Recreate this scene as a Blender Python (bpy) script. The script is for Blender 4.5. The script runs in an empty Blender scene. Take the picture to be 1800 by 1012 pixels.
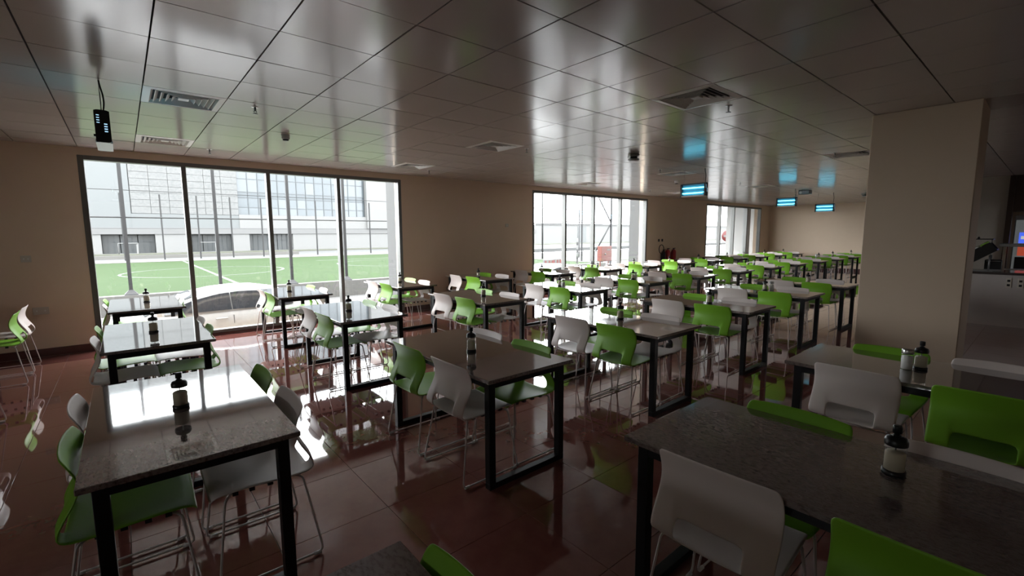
import bpy, bmesh, math, random
from mathutils import Vector, Matrix

random.seed(7)
S = bpy.context.scene
COL = S.collection
PI = math.pi

# ------------------------------------------------------------------ camera, sky, exposure
CAM_LOC = Vector((0.3729, -3.7531, 1.6457))
YAW, PITCH, ROLL, FPX = 0.700627, -0.117327, -0.004944, 806.96
fw = Vector((math.sin(YAW) * math.cos(PITCH), math.cos(YAW) * math.cos(PITCH), math.sin(PITCH)))
r0 = Vector((math.cos(YAW), -math.sin(YAW), 0))
u0 = r0.cross(fw)
rt = r0 * math.cos(ROLL) + u0 * math.sin(ROLL)
up = -r0 * math.sin(ROLL) + u0 * math.cos(ROLL)
cd = bpy.data.cameras.new('camera')
cd.sensor_width = 36.0
cd.lens = 36.0 * FPX / 1800.0
cd.clip_start = 0.05
cd.clip_end = 600
cam = bpy.data.objects.new('camera', cd)
COL.objects.link(cam)
cam.matrix_world = Matrix(((rt.x, up.x, -fw.x, CAM_LOC.x), (rt.y, up.y, -fw.y, CAM_LOC.y),
                           (rt.z, up.z, -fw.z, CAM_LOC.z), (0, 0, 0, 1)))
S.camera = cam

w = bpy.data.worlds.new('overcast_sky')
S.world = w
w.use_nodes = True
bg = w.node_tree.nodes['Background']
bg.inputs['Color'].default_value = (0.93, 0.97, 1.0, 1)
bg.inputs['Strength'].default_value = 15.5

S.view_settings.view_transform = 'Standard'
S.view_settings.look = 'None'
S.view_settings.gamma = 1.0
S.view_settings.exposure = 0.0
S.view_settings.use_curve_mapping = False
S.cycles.max_bounces = 12
S.cycles.diffuse_bounces = 6
S.cycles.glossy_bounces = 5
S.cycles.transparent_max_bounces = 32
S.cycles.sample_clamp_indirect = 20.0
S.cycles.caustics_reflective = True
S.cycles.blur_glossy = 1.0
S.cycles.caustics_refractive = False

l = bpy.data.lights.new('window_daylight', 'AREA')  # portal for the added west window, out of view
l.shape = 'RECTANGLE'
l.size, l.size_y = 0.7, 1.0
l.cycles.is_portal = True
o = bpy.data.objects.new('window_daylight', l)
o.location = (-6.21, -2.2, 1.75)
o.rotation_euler = (0, -PI / 2, 0)
COL.objects.link(o)

YW = 5.12            # inner face of the window wall
H = 2.87             # ceiling height
WINS = [(-0.02, 4.86, (1.185, 2.375, 3.575)), (8.56, 13.74, (9.82, 11.04, 12.34)),
        (17.7, 22.78, (18.9, 20.11, 21.34))]
WZ0, WZ1 = 0.04, 2.765


def portal(x0, x1):
    l = bpy.data.lights.new('window_daylight', 'AREA')
    l.shape = 'RECTANGLE'
    l.size = x1 - x0
    l.size_y = WZ1 - WZ0
    l.cycles.is_portal = True
    o = bpy.data.objects.new('window_daylight', l)
    o.location = ((x0 + x1) / 2, YW + 0.3, (WZ0 + WZ1) / 2)
    o.rotation_euler = (-PI / 2, 0, 0)       # faces into the room
    COL.objects.link(o)


for a, b, _ in WINS:
    portal(a, b)
l = bpy.data.lights.new('window_daylight', 'AREA')  # portal for the added south window, out of view
l.shape = 'RECTANGLE'
l.size, l.size_y = 1.4, 1.0
l.cycles.is_portal = True
o = bpy.data.objects.new('window_daylight', l)
o.location = (13.6, -8.21, 1.7)
o.rotation_euler = (PI / 2, 0, 0)
COL.objects.link(o)


# ------------------------------------------------------------------ materials
def mat(name, col, rough=0.5, metal=0.0, spec=0.5, ior=1.5, coat=0.0, coat_ior=1.5, emit=None, estr=0.0):
    m = bpy.data.materials.new(name)
    m.use_nodes = True
    b = m.node_tree.nodes['Principled BSDF']
    b.inputs['Base Color'].default_value = (*col, 1)
    b.inputs['Roughness'].default_value = rough
    b.inputs['Metallic'].default_value = metal
    b.inputs['Specular IOR Level'].default_value = spec
    b.inputs['IOR'].default_value = ior
    b.inputs['Coat Weight'].default_value = coat
    b.inputs['Coat Roughness'].default_value = 0.04
    b.inputs['Coat IOR'].default_value = coat_ior
    if emit:
        b.inputs['Emission Color'].default_value = (*emit, 1)
        b.inputs['Emission Strength'].default_value = estr
    return m


def vary(m, col2, scale, lo=0.35, hi=0.65, detail=4.0, per_object=0.0, bump=0.0, coord='Object', stretch=None):
    """noise mix of the base colour towards col2, optional per-object value shift and fine bump"""
    nt = m.node_tree
    N, L = nt.nodes, nt.links
    b = N['Principled BSDF']
    tc = N.new('ShaderNodeTexCoord')
    oi = N.new('ShaderNodeObjectInfo')
    add = N.new('ShaderNodeVectorMath')
    add.operation = 'MULTIPLY_ADD'
    add.inputs[1].default_value = (17.0, 17.0, 17.0)
    cmb = N.new('ShaderNodeCombineXYZ')
    for i in range(3):
        L.new(oi.outputs['Random'], cmb.inputs[i])
    L.new(cmb.outputs[0], add.inputs[0])
    L.new(tc.outputs[coord], add.inputs[2])
    src = add.outputs[0]
    if stretch:
        mp = N.new('ShaderNodeMapping')
        mp.inputs['Scale'].default_value = stretch
        mp.inputs['Rotation'].default_value = (0, 0, 0.6)
        L.new(src, mp.inputs[0])
        src = mp.outputs[0]
    nz = N.new('ShaderNodeTexNoise')
    nz.inputs['Scale'].default_value = scale
    nz.inputs['Detail'].default_value = detail
    nz.inputs['Roughness'].default_value = 0.65
    L.new(src, nz.inputs['Vector'])
    mr = N.new('ShaderNodeMapRange')
    mr.inputs['From Min'].default_value = lo
    mr.inputs['From Max'].default_value = hi
    L.new(nz.outputs['Fac'], mr.inputs['Value'])
    mx = N.new('ShaderNodeMix')
    mx.data_type = 'RGBA'
    mx.inputs[6].default_value = b.inputs['Base Color'].default_value[:]
    mx.inputs[7].default_value = (*col2, 1)
    L.new(mr.outputs[0], mx.inputs[0])
    out = mx.outputs[2]
    if per_object:
        hs = N.new('ShaderNodeHueSaturation')
        mr2 = N.new('ShaderNodeMapRange')
        mr2.inputs['To Min'].default_value = 1 - per_object
        mr2.inputs['To Max'].default_value = 1 + per_object
        L.new(oi.outputs['Random'], mr2.inputs['Value'])
        L.new(mr2.outputs[0], hs.inputs['Value'])
        L.new(out, hs.inputs['Color'])
        out = hs.outputs[0]
    L.new(out, b.inputs['Base Color'])
    if bump:
        bp = N.new('ShaderNodeBump')
        bp.inputs['Strength'].default_value = bump
        bp.inputs['Distance'].default_value = 0.002
        L.new(nz.outputs['Fac'], bp.inputs['Height'])
        L.new(bp.outputs[0], b.inputs['Normal'])
    return m


def glass_mat(name, tint=(1, 1, 1), ior=1.45):
    m = bpy.data.materials.new(name)
    m.use_nodes = True
    nt = m.node_tree
    nt.nodes.clear()
    out = nt.nodes.new('ShaderNodeOutputMaterial')
    mix = nt.nodes.new('ShaderNodeMixShader')
    tr = nt.nodes.new('ShaderNodeBsdfTransparent')
    tr.inputs[0].default_value = (*tint, 1)
    gl = nt.nodes.new('ShaderNodeBsdfGlossy')
    gl.inputs['Roughness'].default_value = 0.02
    lw = nt.nodes.new('ShaderNodeLayerWeight')
    pw = nt.nodes.new('ShaderNodeMath')
    pw.operation = 'POWER'
    pw.inputs[1].default_value = 5.0
    ma = nt.nodes.new('ShaderNodeMath')
    ma.operation = 'MULTIPLY_ADD'
    f0 = ((ior - 1) / (ior + 1)) ** 2
    ma.inputs[1].default_value = 1 - f0
    ma.inputs[2].default_value = f0
    nt.links.new(lw.outputs['Facing'], pw.inputs[0])
    nt.links.new(pw.outputs[0], ma.inputs[0])
    nt.links.new(ma.outputs[0], mix.inputs[0])
    nt.links.new(tr.outputs[0], mix.inputs[1])
    nt.links.new(gl.outputs[0], mix.inputs[2])
    nt.links.new(mix.outputs[0], out.inputs[0])
    return m


M = {}
M['wall'] = vary(mat('beige_wall_paint', (0.77, 0.615, 0.47), 0.75), (0.755, 0.60, 0.455), 3.0, bump=0.08)
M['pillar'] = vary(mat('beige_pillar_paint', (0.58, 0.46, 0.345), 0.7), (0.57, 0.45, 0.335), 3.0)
M['gypsum'] = mat('pale_plaster', (0.62, 0.58, 0.54), 0.6)
M['skirt'] = mat('dark_red_skirting_tile', (0.10, 0.036, 0.031), 0.25)
M['ftile'] = vary(mat('polished_red_brown_tile', (0.215, 0.078, 0.063), 0.035, ior=1.5, coat=1.0, coat_ior=1.55), (0.185, 0.064, 0.052), 9.0,
                  per_object=0.06)
M['grout'] = mat('dusty_grout', (0.30, 0.24, 0.22), 0.8)
M['ctile'] = mat('satin_metal_ceiling_tile', (0.53, 0.48, 0.45), 0.17, metal=0.03, spec=0.28, ior=1.5)
M['cback'] = mat('dark_ceiling_void', (0.045, 0.042, 0.042), 0.8)
M['frame'] = mat('grey_aluminium', (0.15, 0.15, 0.14), 0.35, metal=0.2)
M['glass'] = glass_mat('clear_window_glass')
M['granite'] = vary(mat('grey_brown_granite', (0.20, 0.165, 0.152), 0.045, ior=1.5, coat=1.0, coat_ior=1.7), (0.075, 0.058, 0.053), 80.0,
                    lo=0.46, hi=0.68, detail=6.0, stretch=(1.0, 0.45, 1.0))
M['black'] = mat('black_powder_coated_steel', (0.006, 0.006, 0.007), 0.45, spec=0.3)
M['white_plastic'] = mat('white_plastic_shell', (0.78, 0.70, 0.66), 0.48, spec=0.35)
M['green_plastic'] = mat('lime_green_plastic_shell', (0.20, 0.46, 0.028), 0.46, spec=0.35)
M['rod'] = mat('white_coated_steel_rod', (0.66, 0.60, 0.58), 0.32)
M['glide'] = mat('white_plastic_glide', (0.75, 0.72, 0.7), 0.4)
M['bl_plastic'] = mat('black_plastic', (0.010, 0.010, 0.011), 0.35)
M['cream'] = mat('cream_sugar', (0.62, 0.55, 0.42), 0.9)
M['salt'] = mat('white_salt', (0.78, 0.78, 0.76), 0.9)
M['bottle_glass'] = glass_mat('clear_bottle_glass', (0.97, 0.98, 0.97), 1.35)
M['steel'] = mat('brushed_steel', (0.55, 0.55, 0.55), 0.28, metal=1.0)
M['dull'] = mat('dull_grey_metal', (0.30, 0.30, 0.30), 0.4, metal=0.6)
M['vent'] = mat('white_vent_metal', (0.80, 0.78, 0.74), 0.4)
M['white'] = mat('white_fitting_plastic', (0.72, 0.72, 0.70), 0.4)
M['tray'] = mat('pale_tray', (0.75, 0.80, 0.76), 0.35)
M['tube'] = mat('blue_ultraviolet_tube', (0.2, 0.5, 0.6), 0.4, emit=(0.13, 0.72, 0.95), estr=6.5)
M['slit'] = mat('painted_glow_slot', (0.2, 0.4, 0.6), 0.4, emit=(0.45, 0.75, 1.0), estr=1.1)  # own glow stands in for tube light coming through the slots
M['blue_back'] = mat('blue_grey_reflector', (0.10, 0.32, 0.42), 0.35)
M['red'] = mat('red_enamel', (0.42, 0.015, 0.02), 0.3)
M['socket'] = mat('off_white_socket_plate', (0.60, 0.55, 0.48), 0.4)
M['counter'] = vary(mat('white_counter_front', (0.52, 0.48, 0.46), 0.3), (0.48, 0.44, 0.42), 2.0)
M['ctop'] = mat('dark_counter_stone', (0.05, 0.04, 0.04), 0.12)
M['kwall'] = vary(mat('pale_kitchen_wall', (0.55, 0.52, 0.46), 0.5), (0.52, 0.49, 0.43), 2.0)
M['dwood'] = mat('dark_brown_door', (0.045, 0.028, 0.02), 0.4)
M['lime'] = mat('lime_green_lid', (0.25, 0.45, 0.05), 0.4)
# outside; the pale tones also stand in for outdoor haze
M['turf'] = vary(mat('artificial_turf', (0.0208, 0.0361, 0.0126), 0.95, spec=0.1), (0.0229, 0.0386, 0.0147), 0.25)
M['line'] = mat('white_line_paint', (0.0800, 0.0849, 0.0773), 0.9)
M['asphalt'] = vary(mat('haze_paled_asphalt', (0.0800, 0.0773, 0.0746), 0.95), (0.0719, 0.0708, 0.0682), 0.6)
M['concrete'] = vary(mat('pale_concrete', (0.0800, 0.0773, 0.0719), 0.9), (0.0719, 0.0697, 0.0644), 1.0)
M['road'] = mat('grey_road', (0.0477, 0.0488, 0.0477), 0.9)
M['verge'] = mat('dry_green_verge', (0.0439, 0.0462, 0.0310), 0.95)
M['clad'] = mat('pale_grey_cladding', (0.0719, 0.0773, 0.0773), 0.6)
M['screen'] = vary(mat('perforated_screen_panel', (0.0902, 0.0913, 0.0891), 0.7), (0.0697, 0.0719, 0.0708), 5.0, lo=0.45, hi=0.6)
M['render'] = mat('white_render', (0.1084, 0.1084, 0.1057), 0.8)
M['fin'] = mat('pale_facade_fin', (0.42, 0.42, 0.41), 0.8)
M['render2'] = mat('light_grey_render', (0.0849, 0.0849, 0.0837), 0.8)
M['recess'] = mat('grey_recess', (0.0285, 0.0310, 0.0322), 0.8)
M['shopglass'] = vary(mat('haze_paled_shop_glass', (0.0310, 0.0348, 0.0361), 0.3), (0.0398, 0.0424, 0.0424), 0.8)
M['pane_a'] = mat('blue_grey_curtain_glass', (0.0386, 0.0488, 0.0542), 0.15)
M['pane_b'] = mat('pale_curtain_glass', (0.0542, 0.0644, 0.0697), 0.15)
M['pane_c'] = mat('dark_spandrel_glass', (0.0285, 0.0375, 0.0424), 0.2)
M['mull'] = mat('grey_mullion', (0.0259, 0.0310, 0.0334), 0.5)
M['post'] = mat('galvanised_grey_post', (0.0055, 0.0055, 0.0059), 0.6)
M['wire'] = mat('grey_wire', (0.0130, 0.0130, 0.0130), 0.6)
M['carpaint'] = mat('white_car_paint', (0.48, 0.48, 0.475), 0.25, coat=0.6)
M['carglass'] = mat('tinted_car_glass', (0.03, 0.032, 0.036), 0.06, ior=1.5)
M['tyre'] = mat('black_rubber', (0.02, 0.02, 0.02), 0.8)
M['trimline'] = mat('dark_trim', (0.03, 0.03, 0.03), 0.5)
M['redbox'] = mat('faded_red_box', (0.1031, 0.0220, 0.0129), 0.5)
M['signred'] = mat('sign_red', (0.0967, 0.0076, 0.0076), 0.5)
M['blueimg'] = mat('lit_blue_panel', (0.02, 0.05, 0.3), 0.4, emit=(0.08, 0.16, 0.95), estr=0.9)
M['litwhite'] = mat('lit_white_panel', (0.4, 0.4, 0.4), 0.4, emit=(0.75, 0.8, 0.8), estr=0.55)
M['litred'] = mat('lit_red_panel', (0.4, 0.05, 0.03), 0.4, emit=(0.75, 0.12, 0.06), estr=0.45)
M['litgrey'] = mat('lit_fridge_interior', (0.3, 0.3, 0.3), 0.4, emit=(0.10, 0.11, 0.11), estr=0.6)


# ------------------------------------------------------------------ mesh helpers
def box(bm, c, s, rot=None, bevel=0.0):
    r = bmesh.ops.create_cube(bm, size=1.0)
    vs = r['verts']
    bmesh.ops.scale(bm, vec=s, verts=vs)
    if bevel:
        es = list({e for v in vs for e in v.link_edges})
        rr = bmesh.ops.bevel(bm, geom=es, offset=bevel, segments=1, affect='EDGES', profile=0.5)
        vs = list({v for f in rr['faces'] for v in f.verts} | {v for v in vs if v.is_valid})
    if rot is not None:
        bmesh.ops.rotate(bm, cent=(0, 0, 0), matrix=rot, verts=vs)
    bmesh.ops.translate(bm, vec=c, verts=vs)
    return vs


def bx(bm, x0, x1, y0, y1, z0, z1, bevel=0.0):
    return box(bm, ((x0 + x1) / 2, (y0 + y1) / 2, (z0 + z1) / 2), (x1 - x0, y1 - y0, z1 - z0), bevel=bevel)


def rounded(pts, rad, n=3):
    out = [Vector(pts[0])]
    for a, b, c in zip(pts[:-2], pts[1:-1], pts[2:]):
        a, b, c = Vector(a), Vector(b), Vector(c)
        d1 = (a - b); d2 = (c - b)
        r = min(rad, d1.length * 0.45, d2.length * 0.45)
        p, q = b + d1.normalized() * r, b + d2.normalized() * r
        for i in range(n + 1):
            t = i / n
            out.append((1 - t) ** 2 * p + 2 * t * (1 - t) * b + t * t * q)
    out.append(Vector(pts[-1]))
    return out


def tube(bm, pts, r, n=6, closed=False):
    pts = [Vector(p) for p in pts]
    rings = []
    prev = None
    for i, p in enumerate(pts):
        if closed:
            d = (pts[(i + 1) % len(pts)] - pts[i - 1]).normalized()
        else:
            d = ((pts[min(i + 1, len(pts) - 1)]) - pts[max(i - 1, 0)]).normalized()
        if prev is None:
            a = d.orthogonal().normalized()
        else:
            a = (prev - d * prev.dot(d)).normalized()
        prev = a
        b = d.cross(a)
        rings.append([bm.verts.new(p + r * (math.cos(2 * PI * k / n) * a + math.sin(2 * PI * k / n) * b)) for k in range(n)])
    m = len(rings)
    for i in range(m if closed else m - 1):
        A, B = rings[i], rings[(i + 1) % m]
        for k in range(n):
            f = bm.faces.new((A[k], A[(k + 1) % n], B[(k + 1) % n], B[k]))
            f.smooth = True
    if not closed:
        bm.faces.new(rings[0][::-1])
        bm.faces.new(rings[-1])


def lathe(bm, prof, n=20, c=(0, 0, 0), smooth=True, sx=1.0, sy=1.0):
    rings = []
    for r, z in prof:
        if r < 1e-6:
            rings.append([bm.verts.new((c[0], c[1], c[2] + z))])
        else:
            rings.append([bm.verts.new((c[0] + sx * r * math.cos(2 * PI * k / n), c[1] + sy * r * math.sin(2 * PI * k / n), c[2] + z)) for k in range(n)])
    for A, B in zip(rings[:-1], rings[1:]):
        for k in range(n):
            k2 = (k + 1) % n
            if len(A) == 1 and len(B) == 1:
                continue
            if len(A) == 1:
                f = bm.faces.new((A[0], B[k2], B[k]))
            elif len(B) == 1:
                f = bm.faces.new((A[k], A[k2], B[0]))
            else:
                f = bm.faces.new((A[k], A[k2], B[k2], B[k]))
            f.smooth = smooth


def mesh_of(name, bm, m, keep_smooth=True):
    bmesh.ops.recalc_face_normals(bm, faces=bm.faces)
    me = bpy.data.meshes.new(name)
    bm.to_mesh(me)
    bm.free()
    if m is not None:
        me.materials.append(m)
    return me


def obj(name, me, parent=None, loc=None, m=None):
    if isinstance(me, bmesh.types.BMesh):
        me = mesh_of(name, me, m)
    o = bpy.data.objects.new(name, me)
    COL.objects.link(o)
    if parent is not None:
        o.parent = parent
    if loc is not None:
        o.location = loc
    return o


def B():
    return bmesh.new()


def tag(o, label, cat, group=None):
    o['label'] = label
    o['category'] = cat
    if group:
        o['group'] = group
    return o


def thing(name, label, cat, loc=(0, 0, 0), rz=0.0, group=None):
    o = bpy.data.objects.new(name, None)
    o.empty_display_size = 0.1
    COL.objects.link(o)
    o.location = loc
    o.rotation_euler = (0, 0, rz)
    return tag(o, label, cat, group)


def struct(name, bm, m):
    o = obj(name, bm, m=m)
    o['kind'] = 'structure'
    return o


def dup(root, label, loc, rz, group=None):
    r = root.copy()
    COL.objects.link(r)
    r.location = loc
    r.rotation_euler = (0, 0, rz)
    r['label'] = label
    if group:
        r['group'] = group
    for ch in list(root.children):
        c = ch.copy()
        COL.objects.link(c)
        c.parent = r
        for g in list(ch.children):
            d = g.copy()
            COL.objects.link(d)
            d.parent = c
    return r


def px(p):
    d = Vector(p) - CAM_LOC
    z = d.dot(fw)
    if z <= 0.05:
        return None
    return (900 + FPX * d.dot(rt) / z, 506 - FPX * d.dot(up) / z, z)


def in_view(p, m=70):
    q = px(p)
    return q is not None and -m < q[0] < 1800 + m and -m < q[1] < 1012 + m


# ------------------------------------------------------------------ room shell
X0, X1, Y0 = -6.0, 23.8, -8.0
b = B()
bx(b, X0 - 0.2, X1 + 0.2, Y0 - 0.2, YW + 0.32, -0.15, -0.004)
FLOOR = struct('floor', b, M['grout'])
b = B()
bx(b, X0 - 0.2, X1 + 0.2, Y0 - 0.2, YW + 0.32, H + 0.03, H + 0.2)
CEIL = struct('ceiling', b, M['cback'])

b = B()
YO = YW + 0.3
edges = [X0] + [e for a, c, _ in WINS for e in (a, c)] + [X1]
for i in range(0, len(edges), 2):
    bx(b, edges[i], edges[i + 1], YW, YO, -0.9, H + 0.2)
for a, c, _ in WINS:
    bx(b, a, c, YW, YO, WZ1, H + 0.2)
    bx(b, a, c, YW, YO, -0.9, WZ0)
WN = struct('wall_north', b, M['wall'])
b = B(); bx(b, X1, X1 + 0.2, Y0, YO, 0, H + 0.2); struct('wall_east', b, M['wall'])
b = B()
WW = (-2.7, -1.7, 1.4, 2.1)
bx(b, X0 - 0.2, X0, Y0, WW[0], 0, H + 0.2)
bx(b, X0 - 0.2, X0, WW[1], YO, 0, H + 0.2)
bx(b, X0 - 0.2, X0, WW[0], WW[1], 0, WW[2])
bx(b, X0 - 0.2, X0, WW[0], WW[1], WW[3], H + 0.2)
struct('wall_west', b, M['wall'])
b = B()
bx(b, X0 - 0.12, X0 - 0.02, WW[0], WW[1], WW[2], WW[2] + 0.05)
bx(b, X0 - 0.12, X0 - 0.02, WW[0], WW[1], WW[3] - 0.05, WW[3])
bx(b, X0 - 0.12, X0 - 0.02, WW[0], WW[0] + 0.05, WW[2], WW[3])
bx(b, X0 - 0.12, X0 - 0.02, WW[1] - 0.05, WW[1], WW[2], WW[3])
w5 = struct('window_5', b, M['frame'])  # added unseen window, lifts the light on the chair backs
b = B(); bx(b, X0 - 0.073, X0 - 0.067, WW[0] + 0.05, WW[1] - 0.05, WW[2] + 0.05, WW[3] - 0.05)
obj('pane', b, w5, m=M['glass'])
b = B()
SW = (12.9, 14.3, 1.2, 2.2)
bx(b, X0 - 0.2, SW[0], Y0 - 0.2, Y0, 0, H + 0.2)
bx(b, SW[1], X1 + 0.2, Y0 - 0.2, Y0, 0, H + 0.2)
bx(b, SW[0], SW[1], Y0 - 0.2, Y0, 0, SW[2])
bx(b, SW[0], SW[1], Y0 - 0.2, Y0, SW[3], H + 0.2)
struct('wall_south', b, M['wall'])
b = B()
bx(b, SW[0], SW[1], Y0 - 0.12, Y0 - 0.02, SW[2], SW[2] + 0.05)
bx(b, SW[0], SW[1], Y0 - 0.12, Y0 - 0.02, SW[3] - 0.05, SW[3])
bx(b, SW[0], SW[0] + 0.05, Y0 - 0.12, Y0 - 0.02, SW[2], SW[3])
bx(b, SW[1] - 0.05, SW[1], Y0 - 0.12, Y0 - 0.02, SW[2], SW[3])
w4 = struct('window_4', b, M['frame'])  # added unseen window, brightens the kitchen corner
b = B(); bx(b, SW[0] + 0.05, SW[1] - 0.05, Y0 - 0.073, Y0 - 0.067, SW[2] + 0.05, SW[3] - 0.05)
obj('pane', b, w4, m=M['glass'])
# kitchen end walls behind the serving counter
b = B()
bx(b, 15.5, 15.75, -2.95, -1.5, 0, H + 0.02)
bx(b, 15.75, X1, -1.65, -1.5, 0, H + 0.02)
struct('wall_kitchen', b, M['kwall'])
b = B()
bx(b, 12.12, 15.6, -1.62, -1.5, 0, H + 0.02)
struct('partition_kitchen', b, M['kwall'])

# skirting tiles
b = B()
edges2 = [X0] + [e for a, c, _ in WINS for e in (a, c)] + [X1]
for i in range(0, len(edges2), 2):
    bx(b, edges2[i], edges2[i + 1], YW - 0.014, YW, 0, 0.11)
o = struct('baseboard_north', b, M['skirt'])
b = B(); bx(b, X1 - 0.014, X1, -1.5, YW - 0.015, 0, 0.11); struct('baseboard_east', b, M['skirt'])
b = B()
for a, c, _ in WINS:
    bx(b, a, c, YW - 0.02, YW + 0.02, 0, WZ0)
struct('trim_window_threshold', b, M['skirt'])

# pillar
b = B()
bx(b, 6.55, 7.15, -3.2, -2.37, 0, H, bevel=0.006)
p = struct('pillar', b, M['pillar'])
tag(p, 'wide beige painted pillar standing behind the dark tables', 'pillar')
# outside fins of the facade
b = B()
bx(b, 5.02, 5.5, YO, YO + 0.75, -0.9, 6)
bx(b, 13.95, 14.4, YO, YO + 0.55, -0.9, 6)
struct('exterior_wall_piers', b, M['render2'])
b = B()
bx(b, 22.0, 22.4, YO, YO + 0.9, -0.9, 6)
bx(b, 23.9, 24.6, YO, YO + 1.6, -0.9, 6)
struct('exterior_wall_fins', b, M['fin'])
b = B()
bx(b, X0 - 0.2, X1 + 2, YO + 0.0, YO + 0.1, WZ1 + 0.3, 6)
bx(b, 15.5, 27.5, YO + 0.1, YO + 3.3, 3.45, 3.6)  # added unseen canopy, cuts skylight through the third window onto the far wall
struct('exterior_wall_top_and_added_canopy', b, M['render'])

# ---- floor tiles
ft = []
NX0, NX1, NY0, NY1 = -10, 41, -13, 10
for i in range(NX0, NX1):
    for j in range(NY0, NY1):
        cx, cy = -0.32 + 0.6 * i + 0.3, -0.66 + 0.6 * j + 0.3
        x0, x1 = max(cx - 0.299, X0), min(cx + 0.299, X1)
        y0, y1 = max(cy - 0.299, Y0), min(cy + 0.299, YW - 0.021)
        if x1 - x0 < 0.02 or y1 - y0 < 0.02:
            continue
        full = (x1 - x0) > 0.59 and (y1 - y0) > 0.59
        q = px((cx, cy, 0)) if in_view((cx, cy, 0)) else None
        ft.append((q[2] if (q and full) else 1e9, cx, cy, x0, x1, y0, y1))
ft.sort()


def tile_bm(bm, x0, x1, y0, y1, c=0.0012):
    vb = [bm.verts.new((x, y, -0.0035)) for x, y in ((x0, y0), (x1, y0), (x1, y1), (x0, y1))]
    vt = [bm.verts.new((x, y, 0.0)) for x, y in ((x0 + c, y0 + c), (x1 - c, y0 + c), (x1 - c, y1 - c), (x0 + c, y1 - c))]
    bm.faces.new(vt)
    for k in range(4):
        bm.faces.new((vb[k], vb[(k + 1) % 4], vt[(k + 1) % 4], vt[k]))


b = B()
tile_bm(b, -0.299, 0.299, -0.299, 0.299)
ft_me = mesh_of('tile', b, M['ftile'])
for f in ft[:300]:
    o = obj('tile', ft_me, FLOOR, (f[1], f[2], 0))
b = B()
for f in ft[300:]:
    tile_bm(b, *f[3:])
o = obj('tile_field', b, FLOOR, m=M['ftile'])
o['kind'] = 'stuff'

# ---- ceiling tiles
VENTS = [(1, 2), (1, 6), (-2, 6), (7, -3), (7, 2), (7, 6), (15, -3), (15, 2), (15, 6), (22, 2), (22, 6)]


def ctile_bm(bm, cx, cy, hx, hy, sag, n=4):
    g = []
    for a in range(n + 1):
        row = []
        for c in range(n + 1):
            u, v = 2 * a / n - 1, 2 * c / n - 1
            row.append(bm.verts.new((cx + u * hx, cy + v * hy, -sag * (1 - u * u) * (1 - v * v))))
        g.append(row)
    for a in range(n):
        for c in range(n):
            f = bm.faces.new((g[a][c], g[a][c + 1], g[a + 1][c + 1], g[a + 1][c]))
            f.smooth = True
    ring = [g[a][0] for a in range(n + 1)] + [g[n][c] for c in range(1, n + 1)] + [g[a][n] for a in range(n - 1, -1, -1)] + [g[0][c] for c in range(n - 1, 0, -1)]
    cs = [ring[0].co, ring[n].co, ring[2 * n].co, ring[3 * n].co]
    t = [bm.verts.new((v.x, v.y, 0.022)) for v in cs]
    lo = [bm.verts.new((v.x, v.y, v.z)) for v in cs]
    for k in range(4):
        bm.faces.new((t[k], lo[k], lo[(k + 1) % 4], t[(k + 1) % 4]))


cts = []
for i in range(-10, 40):
    for j in range(-14, 9):
        if (i, j) in VENTS:
            continue
        x0, x1 = 0.6 * i + 0.005, 0.6 * i + 0.595
        y0, y1 = 0.6 * j + 0.005, min(0.6 * j + 0.595, YW - 0.004)
        x0, x1, y0 = max(x0, X0), min(x1, X1), max(y0, Y0)
        if x1 - x0 < 0.05 or y1 - y0 < 0.05:
            continue
        cx, cy = (x0 + x1) / 2, (y0 + y1) / 2
        hid = 6.6 < cx < 7.1 and -3.2 < cy < -2.4
        vis = in_view((cx, cy, H)) and not hid
        full = (x1 - x0) > 0.58 and (y1 - y0) > 0.58
        q = px((cx, cy, H)) if (vis and full) else None
        cts.append((q[2] if q else 1e9, cx, cy, (x1 - x0) / 2, (y1 - y0) / 2))
cts.sort()
ct_me = []
for sg in (0.0008, 0.0014, 0.0022, -0.0006):
    b = B()
    ctile_bm(b, 0, 0, 0.295, 0.295, sg)
    bmesh.ops.reverse_faces(b, faces=b.faces)
    me = bpy.data.meshes.new('tile')
    b.to_mesh(me); b.free()
    me.materials.append(M['ctile'])
    ct_me.append(me)
for c in cts[:300]:
    o = obj('tile', random.choice(ct_me), CEIL, (c[1], c[2], H + random.uniform(0, 0.0015)))
    o.rotation_euler = (random.gauss(0, 0.0018), random.gauss(0, 0.0018), 0)
b = B()
for c in cts[300:]:
    ctile_bm(b, c[1], c[2], c[3], c[4], random.choice((0.0008, 0.0014, 0.0022, -0.0006)))
bmesh.ops.reverse_faces(b, faces=b.faces)
me = bpy.data.meshes.new('tile_field')
b.to_mesh(me); b.free(); me.materials.append(M['ctile'])
o = obj('tile_field', me, CEIL, (0, 0, H + 0.0008))
o['kind'] = 'stuff'

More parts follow.
